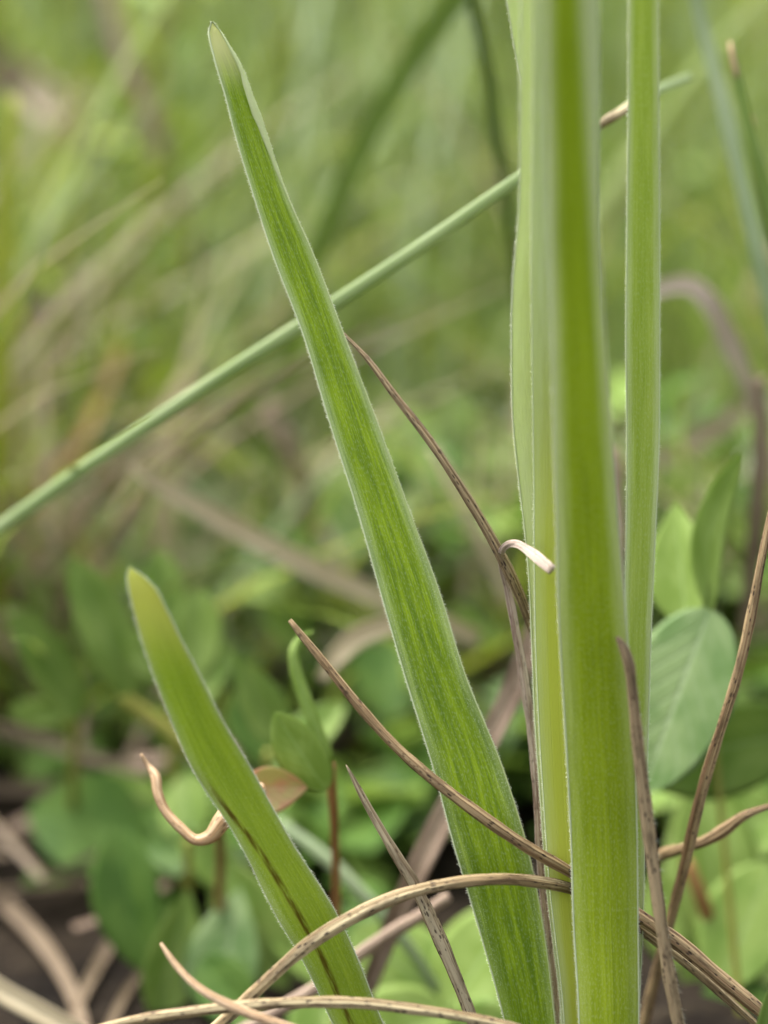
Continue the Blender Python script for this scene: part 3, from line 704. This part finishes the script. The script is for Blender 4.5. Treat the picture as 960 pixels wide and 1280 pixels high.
leaflet(c3, (900, 1230, 24.4), (965, 1080, 24.6), 120, M['leaflet'], 'round', fold=.1, roll=-.3)
leaflet(c3, (895, 1225, 24.5), (955, 1330, 24.0), 110, M['leaflet_deep'], 'round', fold=.15, roll=.2)
leaflet(c3, (890, 1225, 25.2), (815, 1090, 25.6), 105, M['leaflet_pale'], 'oval', fold=.15, roll=.2)
leaflet(c3, (885, 1240, 25.0), (800, 1330, 24.6), 100, M['leaflet'], 'oval', fold=.15, roll=.1)
c4 = thing("clover", "broad clover leaves spreading low behind the pointed dry blade", "clover", at_ground(540, 26), "clovers beside the plant")
stem_part(c4, [(560, 1250, 24.6, 4), (555, 1300, 25, 4), (540, ground_v(26), 26, 5)], M['stalk'])
leaflet(c4, (570, 1260, 24.3), (440, 1160, 24.6), 120, M['leaflet'], 'oval', fold=.12, roll=.3, bend=.04)
leaflet(c4, (560, 1262, 24.2), (650, 1130, 24.6), 120, M['leaflet_pale'], 'oval', fold=.12, roll=-.3)
leaflet(c4, (560, 1265, 24.0), (430, 1320, 23.6), 120, M['leaflet_pale'], 'round', fold=.12, roll=.2)
leaflet(c4, (565, 1270, 24.0), (640, 1340, 23.6), 120, M['leaflet'], 'round', fold=.12, roll=.2)
stem_part(c4, [(350, 1030, 24.6, 8), (410, 1075, 24.3, 9), (455, 1120, 24.2, 9), (500, 1170, 24.2, 8), (555, 1250, 24.4, 6)], M['blue'], "runner")

leaflet(c3, (930, 1190, 25.6), (860, 1010, 26.4), 130, M['leaflet'], 'oval', fold=.2, roll=.35, bend=.08)
leaflet(c3, (950, 1240, 25.2), (1010, 1090, 25.8), 120, M['leaflet_pale'], 'oval', fold=.2, roll=-.2, bend=.08)
leaflet(c3, (860, 1270, 24.7), (905, 1150, 25.2), 90, M['leaflet'], 'obov', fold=.25, roll=.3)
leaflet(c2, (975, 1010, 25.4), (880, 1060, 25.6), 110, M['leaflet'], 'round', fold=.2, roll=.3)
c5 = thing("clover", "clover with dull leaflets filling the gap between the short leaf and the pointed dry blade", "clover", at_ground(410, 26.5), "clovers beside the plant")
stem_part(c5, [(405, 1225, 25.2, 4), (408, 1270, 25.6, 4), (410, ground_v(26.5), 26.5, 5)], M['stalk'])
leaflet(c5, (405, 1230, 25.0), (350, 1120, 25.6), 80, M['leaflet'], 'oval', fold=.25, roll=.3, bend=.1)
leaflet(c5, (410, 1228, 25.0), (470, 1115, 25.8), 84, M['leaflet_deep'], 'oval', fold=.25, roll=-.3, bend=.1)
leaflet(c5, (408, 1236, 24.6), (400, 1330, 24.0), 90, M['leaflet'], 'oval', fold=.25, roll=.1, bend=.1)

# little weed between the two leaning leaves
w1 = thing("small_weed", "small weed with an oval leaflet and a thin curled leaf between the two leaning leaves", "weed", at_ground(420, 23.6))
stem_part(w1, [(412, 955, 22.0, 7), (416, 1000, 22.1, 6), (419, 1060, 22.5, 5.5), (421, 1130, 23, 5.5), (420, ground_v(23.6), 23.6, 5)], M['stalk_red'], "stem")
leaflet(w1, (408, 988, 21.7), (344, 893, 21.5), 64, M['leaflet_pale'], 'oval', fold=.12, roll=-.2, bend=.06, n=22, label="oval pale leaflet")
v_, f_, u_, _ = tube_geo([(413, 950, 21.9, 7), (398, 915, 21.9, 8), (380, 870, 21.9, 9), (369, 835, 21.9, 8), (367, 812, 21.9, 6), (376, 797, 22, 4), (392, 790, 22.1, 2.5)], 30, 10, flat=.4)
adopt(make("leaf", v_, f_, M['leaflet_pale'], None, u_), w1)
# withered leaf with curled stalk
w2 = thing("withered_leaf", "withered peach-coloured leaf curled behind the short leaf", "withered leaf", at_ground(300, 25.8))
stem_part(w2, [(176, 942, 20.9, 1.8), (186, 958, 20.9, 3.5), (194, 970, 20.85, 6.5), (197, 990, 20.8, 6.5), (206, 1012, 20.75, 6), (225, 1034, 20.7, 6.5), (246, 1050, 20.65, 7), (262, 1046, 20.6, 9), (278, 1026, 20.6, 12), (300, 1000, 20.7, 12), (330, 985, 20.8, 8)], M['peach'], n=60, sides=14)
leaflet(w2, (300, 984, 21.4), (386, 987, 21.5), 64, M['leaflet_red'], 'lance', fold=.45, roll=.25, bend=.12, label="reddened curled blade")
leaflet(w2, (312, 1012, 21.8), (370, 996, 22.0), 36, M['leaflet_pale'], 'lance', fold=.4, roll=-.5, bend=.2, label="green edge of the curled blade")
stem_part(w2, [(276, 1026, 21.2, 5), (276, 1080, 24.2, 6), (280, 1160, 25.4, 7), (300, ground_v(25.8), 25.8, 7)], M['stalk_red'], "lower_stalk")

# leafy weeds, blurred
w3 = thing("leafy_weed", "leafy weed with upright oval leaflets rising above the yellow leaf tip", "weed", at_ground(230, 28), "leafy weeds in the grass")
stem_part(w3, [(215, 775, 26.5, 6), (212, 830, 26.5, 6), (215, 920, 26.8, 7), (230, ground_v(28), 28, 7)], M['stalk'], "stem")
leaflet(w3, (165, 872, 26), (92, 698, 25.6), 76, M['leaflet'], 'oval', fold=.3, roll=.35, bend=.05)
leaflet(w3, (215, 790, 26.3), (198, 686, 26.3), 56, M['leaflet'], 'oval', fold=.3, roll=-.2)
leaflet(w3, (240, 850, 26), (250, 735, 26.3), 66, M['leaflet_pale'], 'oval', fold=.3, roll=.3)
leaflet(w3, (205, 850, 25.7), (160, 790, 25.5), 52, M['leaflet_pale'], 'oval', fold=.3, roll=.2)
leaflet(w3, (225, 900, 26), (285, 800, 26.3), 55, M['leaflet'], 'oval', fold=.3, roll=-.3)
stem_part(w3, [(150, 868, 26, 8), (200, 905, 26, 10), (250, 945, 26, 10), (300, 990, 26.3, 9)], M['stalk'], "side_stem")
w4 = thing("leafy_weed", "weed with a long dark leaflet and a yellowing one near the picture edge", "weed", at_ground(90, 29), "leafy weeds in the grass")
stem_part(w4, [(95, 890, 26.6, 5), (92, 960, 27.2, 6), (90, ground_v(29), 29, 7)], M['stalk'], "stem")
leaflet(w4, (100, 900, 26.4), (8, 752, 26.0), 58, M['leaflet'], 'oval', fold=.45, roll=.3)
leaflet(w4, (88, 892, 26.6), (10, 890, 26.8), 40, M['leaflet_pale'], 'oval', fold=.2, roll=-.3)
w5 = thing("leafy_weed", "low weed with big dark drooping leaflets beside the dark hollow", "weed", at_ground(230, 26.4), "leafy weeds in the grass")
stem_part(w5, [(235, 1050, 25.0, 5), (235, 1120, 25.4, 6), (230, ground_v(26.4), 26.4, 7)], M['stalk'], "stem")
leaflet(w5, (150, 1035, 25.4), (172, 1215, 25.0), 92, M['leaflet_deep'], 'oval', fold=.35, roll=.35, bend=.15)
leaflet(w5, (225, 1045, 25.6), (312, 1120, 25.6), 70, M['leaflet'], 'lance', fold=.4, roll=-.5, bend=.2)
leaflet(w5, (235, 1110, 25.2), (205, 1270, 24.6), 90, M['leaflet'], 'obov', fold=.3, roll=-.5, bend=.15)
leaflet(w5, (300, 1110, 25.2), (262, 1270, 24.5), 104, M['leaflet_blue'], 'obov', fold=.3, roll=.4, bend=.2)
leaflet(w5, (280, 1080, 25.6), (355, 1235, 25.0), 90, M['leaflet'], 'oval', fold=.35, roll=.3, bend=.1)
leaflet(w5, (270, 1075, 26.0), (170, 1055, 26.4), 70, M['leaflet_deep'], 'lance', fold=.3, roll=.3, bend=.1)
leaflet(w5, (240, 1060, 26.2), (230, 960, 26.8), 70, M['leaflet'], 'oval', fold=.35, roll=-.4, bend=.1)
leaflet(w5, (250, 1200, 24.9), (330, 1290, 24.2), 80, M['leaflet_deep'], 'lance', fold=.3, roll=.2, bend=.1)
w6 = thing("leafy_weed", "weed with a spear-shaped leaflet close to the broken dry stalk", "weed", at_ground(330, 27), "leafy weeds in the grass")
stem_part(w6, [(335, 940, 25.2, 5), (335, 1000, 25.6, 5), (330, ground_v(27), 27, 6)], M['stalk'], "stem")
leaflet(w6, (352, 935, 25.0), (290, 815, 24.8), 60, M['leaflet'], 'lance', fold=.4, roll=.3)
leaflet(w6, (330, 950, 25.4), (300, 860, 25.6), 58, M['leaflet_deep'], 'oval', fold=.3, roll=-.3)
leaflet(w6, (340, 960, 25.2), (430, 880, 25.8), 54, M['leaflet'], 'oval', fold=.3, roll=-.3)

def tall_weed(label, u0, v0, d, du, n, L, mats, seed, spread=70):
    g = random.Random(seed)
    w = thing("leafy_weed", label, "weed", at_ground(u0, d), "leafy weeds in the grass")
    gv = ground_v(d)
    stem_part(w, [(u0 + du, v0, d, 3), (u0 + du * .6, v0 + (gv - v0) * .35, d, 5), (u0 + du * .2, v0 + (gv - v0) * .7, d, 6), (u0, gv, d, 6)], M['stalk'], "stem")
    for k in range(n):
        t = (k + g.random() * .6) / n; vv = v0 + (gv - v0) * t * .8; uu = u0 + du * (1 - t)
        sg = -1 if k % 2 else 1
        uu += sg * g.uniform(0, spread * .5); dd = d + g.uniform(-2.5, 2.5)
        leaflet(w, (uu, vv, dd), (uu + sg * g.uniform(.3, 1) * L, vv - g.uniform(.1, .9) * L, dd + g.uniform(-1, 1)), g.uniform(.3, .5) * L, M[g.choice(mats)], 'lance', fold=.3, roll=g.uniform(-.8, .8), n=10, ns=7)
    return w
tall_weed("tall yellow-green weed far behind the tip of the long leaf", 150, -20, 37, 60, 30, 60, ['lime_leaf', 'lime_leaf', 'leaflet_pale'], 2, 110)
tall_weed("yellow-green weed out of focus beside the grey dead stub", 150, 330, 36, -20, 16, 60, ['lime_leaf', 'leaflet_pale'], 3, 110)
tall_weed("green weed out of focus beyond the narrow leaf, above the kinked dead blade", 890, 190, 42, 10, 18, 64, ['leaflet', 'leaflet_pale', 'lime_leaf'], 4, 130)

# ------------------------------------------------------------------ meadow behind (uncountable)
GREENS = [M['green'], M['lime'], M['deep'], M['blue'], M['dry'], M['dun']]
def meadow(name, count, yr, hr, wr, probs, xspread=(.30, .06), lean=.5, seed=1, curl=.5, ybias=1.0):
    g = np.random.default_rng(seed)
    y = yr[0] * (yr[1] / yr[0]) ** (g.random(count) ** ybias)
    x = (g.random(count) * 2 - 1) * (y * xspread[0] + xspread[1])
    clump = np.sin(x * 23 / (.4 + y) + y * 9 + seed) + np.sin(x * 11 - y * 17 + 2.0 * seed)
    h = g.uniform(hr[0], hr[1], count) * (1 + .2 * clump) * (1 + .3 * np.clip(y - .5, 0, 1.2))
    h = np.maximum(h, hr[0] * .5)
    w = g.uniform(wr[0], wr[1], count) * (.8 + .35 * y)
    az = g.uniform(0, 2 * np.pi, count)
    ln = g.random(count) * lean
    fa = g.uniform(0, np.pi, count)
    rows = 6
    t = np.linspace(0, 1, rows)
    cx = x[:, None] + np.cos(az)[:, None] * (ln * h)[:, None] * (t + curl * t**2.2)[None]
    cy = y[:, None] + np.sin(az)[:, None] * (ln * h)[:, None] * (t + curl * t**2.2)[None]
    cz = h[:, None] * (t - .22 * ln[:, None] * t**2.5)
    ww = w[:, None] * (1 - t[None] ** 2.2) * .5 + 1e-4
    sx, sy = np.cos(fa)[:, None] * ww, np.sin(fa)[:, None] * ww
    L = np.stack([cx - sx, cy - sy, cz], -1); R_ = np.stack([cx + sx, cy + sy, cz], -1)
    Cc = np.stack([cx - sy * .5, cy + sx * .5, cz], -1)
    V = np.stack([L, Cc, R_], 2).reshape(-1, 3)
    b = (np.arange(count) * rows * 3)[:, None, None]
    i = (np.arange(rows - 1) * 3)[None, :, None]; k = np.arange(2)[None, None, :]
    a = b + i + k
    F = np.stack([a, a + 1, a + 4, a + 3], -1).reshape(-1, 4)
    U = np.zeros((count, rows, 3, 2), np.float32); U[..., 0] = np.array([0, .5, 1]); U[..., 1] = (t[None, :, None] * h[:, None, None] * 100 + g.random(count)[:, None, None] * 50)
    pr = np.array(probs, float); pr /= pr.sum()
    mi = g.choice(len(pr), count, p=pr)
    # neighbouring blades of one tuft share their kind
    tuft = (np.floor(x / .035 / (.5 + y)) * 7919 + np.floor(y / .06) * 104729).astype(np.int64)
    same = g.random(count) < .6
    mi = np.where(same, np.array([np.random.default_rng(abs(int(q)) % 99991 + seed).choice(len(pr), p=pr) for q in tuft]), mi)
    me = bpy.data.meshes.new(name)
    me.vertices.add(len(V)); me.vertices.foreach_set("co", V.astype(np.float32).ravel())
    me.loops.add(F.size); me.loops.foreach_set("vertex_index", F.astype(np.int32).ravel())
    me.polygons.add(len(F)); me.polygons.foreach_set("loop_start", np.arange(0, F.size, 4, dtype=np.int32))
    me.polygons.foreach_set("material_index", np.repeat(mi, (rows - 1) * 2).astype(np.int32))
    me.polygons.foreach_set("use_smooth", np.ones(len(F), bool))
    me.update(calc_edges=True)
    uvl = me.uv_layers.new(name="UVMap"); uvl.data.foreach_set("uv", U.reshape(-1, 2)[F.ravel()].ravel())
    for m in GREENS: me.materials.append(m)
    me.validate()
    o = bpy.data.objects.new(name, me); COL.objects.link(o); o["kind"] = "stuff"
    return o
def stufftag(o, label):
    o["label"] = label; o["category"] = "grass"; return o
#                                             green lime deep blue dry dun
stufftag(meadow("meadow_grass", 10000, (.50, 1.6), (.07, .19), (.0018, .0042), [5.2, 4.4, 1.0, 4.2, .5, .03], seed=3), "soft blurred meadow grass filling the distance")
stufftag(meadow("far_grass", 9000, (1.4, 7.0), (.10, .22), (.004, .008), [3.4, 3.4, .2, 4.5, 4.0, .1], xspread=(.5, .1), seed=5), "pale far meadow grass at the top of the picture")
stufftag(meadow("low_grass", 5200, (.29, .62), (.03, .10), (.0012, .0028), [4.4, 2.4, 3.2, 2.6, .8, .5], seed=8, lean=.9), "short mixed green grass close behind the weeds")  # larger deep-green share puts mid-distance shade into the colour

stufftag(meadow("tall_grass", 420, (.36, .75), (.07, .16), (.0012, .0026), [5, .8, 1.6, 5, .3, 0], seed=17, lean=.8), "thin separate grass blades rising out of the low green behind the plant")
dg = meadow("dead_grass", 1100, (.30, .46), (.012, .035), (.001, .0022), [.3, 0, .3, .3, .7, 5], seed=14, lean=1.5)
dg["label"] = "tangle of dead brown grass round the foot of the weeds"; dg["category"] = "dead grass"

def side_grass(count=2600, seed=31):  # out-of-view meadow grass, added to cut low light and darken the soil
    o = meadow("added_shade_grass", count, (.05, .5), (.05, .13), (.0016, .0036), [5, 2, 1.6, 3.5, .2, 0], seed=seed)
    me = o.data; n = len(me.vertices); co = np.zeros(n * 3, np.float32); me.vertices.foreach_get("co", co)
    co = co.reshape(count, 18, 3); g = np.random.default_rng(seed)
    y = g.uniform(-.45, .5, count); r = g.uniform(0, .35, count); sg = np.where(g.random(count) < .5, -1, 1)
    x = sg * (np.maximum(.16, .19 * y + .17) + r)
    back = g.random(count) < .18
    y = np.where(back, g.uniform(-.6, -.2, count), y); x = np.where(back, g.uniform(-.4, .4, count), x)
    root = co[:, 1:2, :].copy(); root[..., 2] = 0
    co = co - root + np.stack([x, y, np.zeros(count)], -1)[:, None, :]
    me.vertices.foreach_set("co", co.astype(np.float32).ravel()); me.update()
    return o
stufftag(side_grass(), "unseen meadow grass added all round the plant to shade the soil")

def dead_litter():
    g = np.random.default_rng(11); V, F, U, MI = [], [], [], []
    for i in range(160):
        y = .245 * (1.2 / .245) ** g.random(); x = (g.random() * 2 - 1) * (y * .26 + .05)
        if abs(x - .02) < .02 and y < .23: continue
        a = g.uniform(0, math.pi); L = g.uniform(.02, .07); w = g.uniform(.0005, .0016); z = g.uniform(.002, .012)
        tl = g.uniform(-.25, .3); b = len(V)
        for k in range(5):
            t = k / 4 - .5
            c = np.array([x + math.cos(a) * L * t, y + math.sin(a) * L * t, z + tl * L * (t + .5) + .003 * math.sin(k + i)])
            s = np.array([-math.sin(a), math.cos(a), .3]) * w
            V += [c - s, c + np.array([0, 0, w * .8]), c + s]; U += [(0, k), (.5, k), (1, k)]
        for k in range(4):
            for j in range(2): F.append((b + k*3 + j, b + k*3 + j + 1, b + k*3 + j + 4, b + k*3 + j + 3)); MI.append(int(i % 3))
    o = make("dead_grass", V, F, [M['dun'], M['dun'], M['pink']], None, U, kind="stuff")
    o.data.polygons.foreach_set("material_index", MI)
    o["label"] = "brown dead grass litter lying on the dark soil"; o["category"] = "dead grass"
dead_litter()

def ground_cover():
    g = np.random.default_rng(21); V, F, U, MI = [], [], [], []
    for i in range(1250):
        y = .245 * (.345 / .245) ** g.random(); x = (g.random() * 2 - 1) * (y * .26 + .05)
        if math.hypot(x + .05, (y - .272) * 1.6) < .017 or (y < .265 and abs(x - .02) < .02): continue
        if x < -.035 and y < .315 and g.random() < .72: continue
        if g.random() < .25: continue
        z = (g.uniform(.004, .036) if y > .29 else g.uniform(.002, .014)) * (1 + .4 * math.sin(x * 31 + y * 20)); L = g.uniform(.007, .016); w = L * g.uniform(.25, .45)
        az = g.uniform(0, 2 * math.pi); el = g.uniform(-.3, 1.0)
        ax = np.array([math.cos(az) * math.cos(el), math.sin(az) * math.cos(el), math.sin(el)])
        S = np.cross(ax, [g.normal() * .4, g.normal() * .4, 1]); S /= np.linalg.norm(S); N = np.cross(S, ax)
        b = len(V); n = 6
        for k in range(n):
            t = k / (n - 1); hw = w * max(.03, math.sin(math.pi * (t * .96 + .02)) ** .65)
            c = np.array([x, y, z]) + ax * L * t - N * L * .15 * t * t
            V += [c - S * hw + N * hw * .3, c, c + S * hw + N * hw * .3]; U += [(0, t), (.5, t), (1, t)]
        mi = int(g.choice(4, p=[.30, .62, .03, .05]))
        for k in range(n - 1):
            for j in range(2): F.append((b + k*3 + j, b + k*3 + j + 1, b + k*3 + j + 4, b + k*3 + j + 3)); MI.append(mi)
    o = make("weed_foliage", V, F, [M['leaflet'], M['leaflet_deep'], M['leaflet_pale'], M['leaflet_blue']], None, U, kind="stuff")
    o.data.polygons.foreach_set("material_index", MI)
    o["label"] = "low tangle of small weed leaves covering the soil"; o["category"] = "ground cover"
ground_cover()
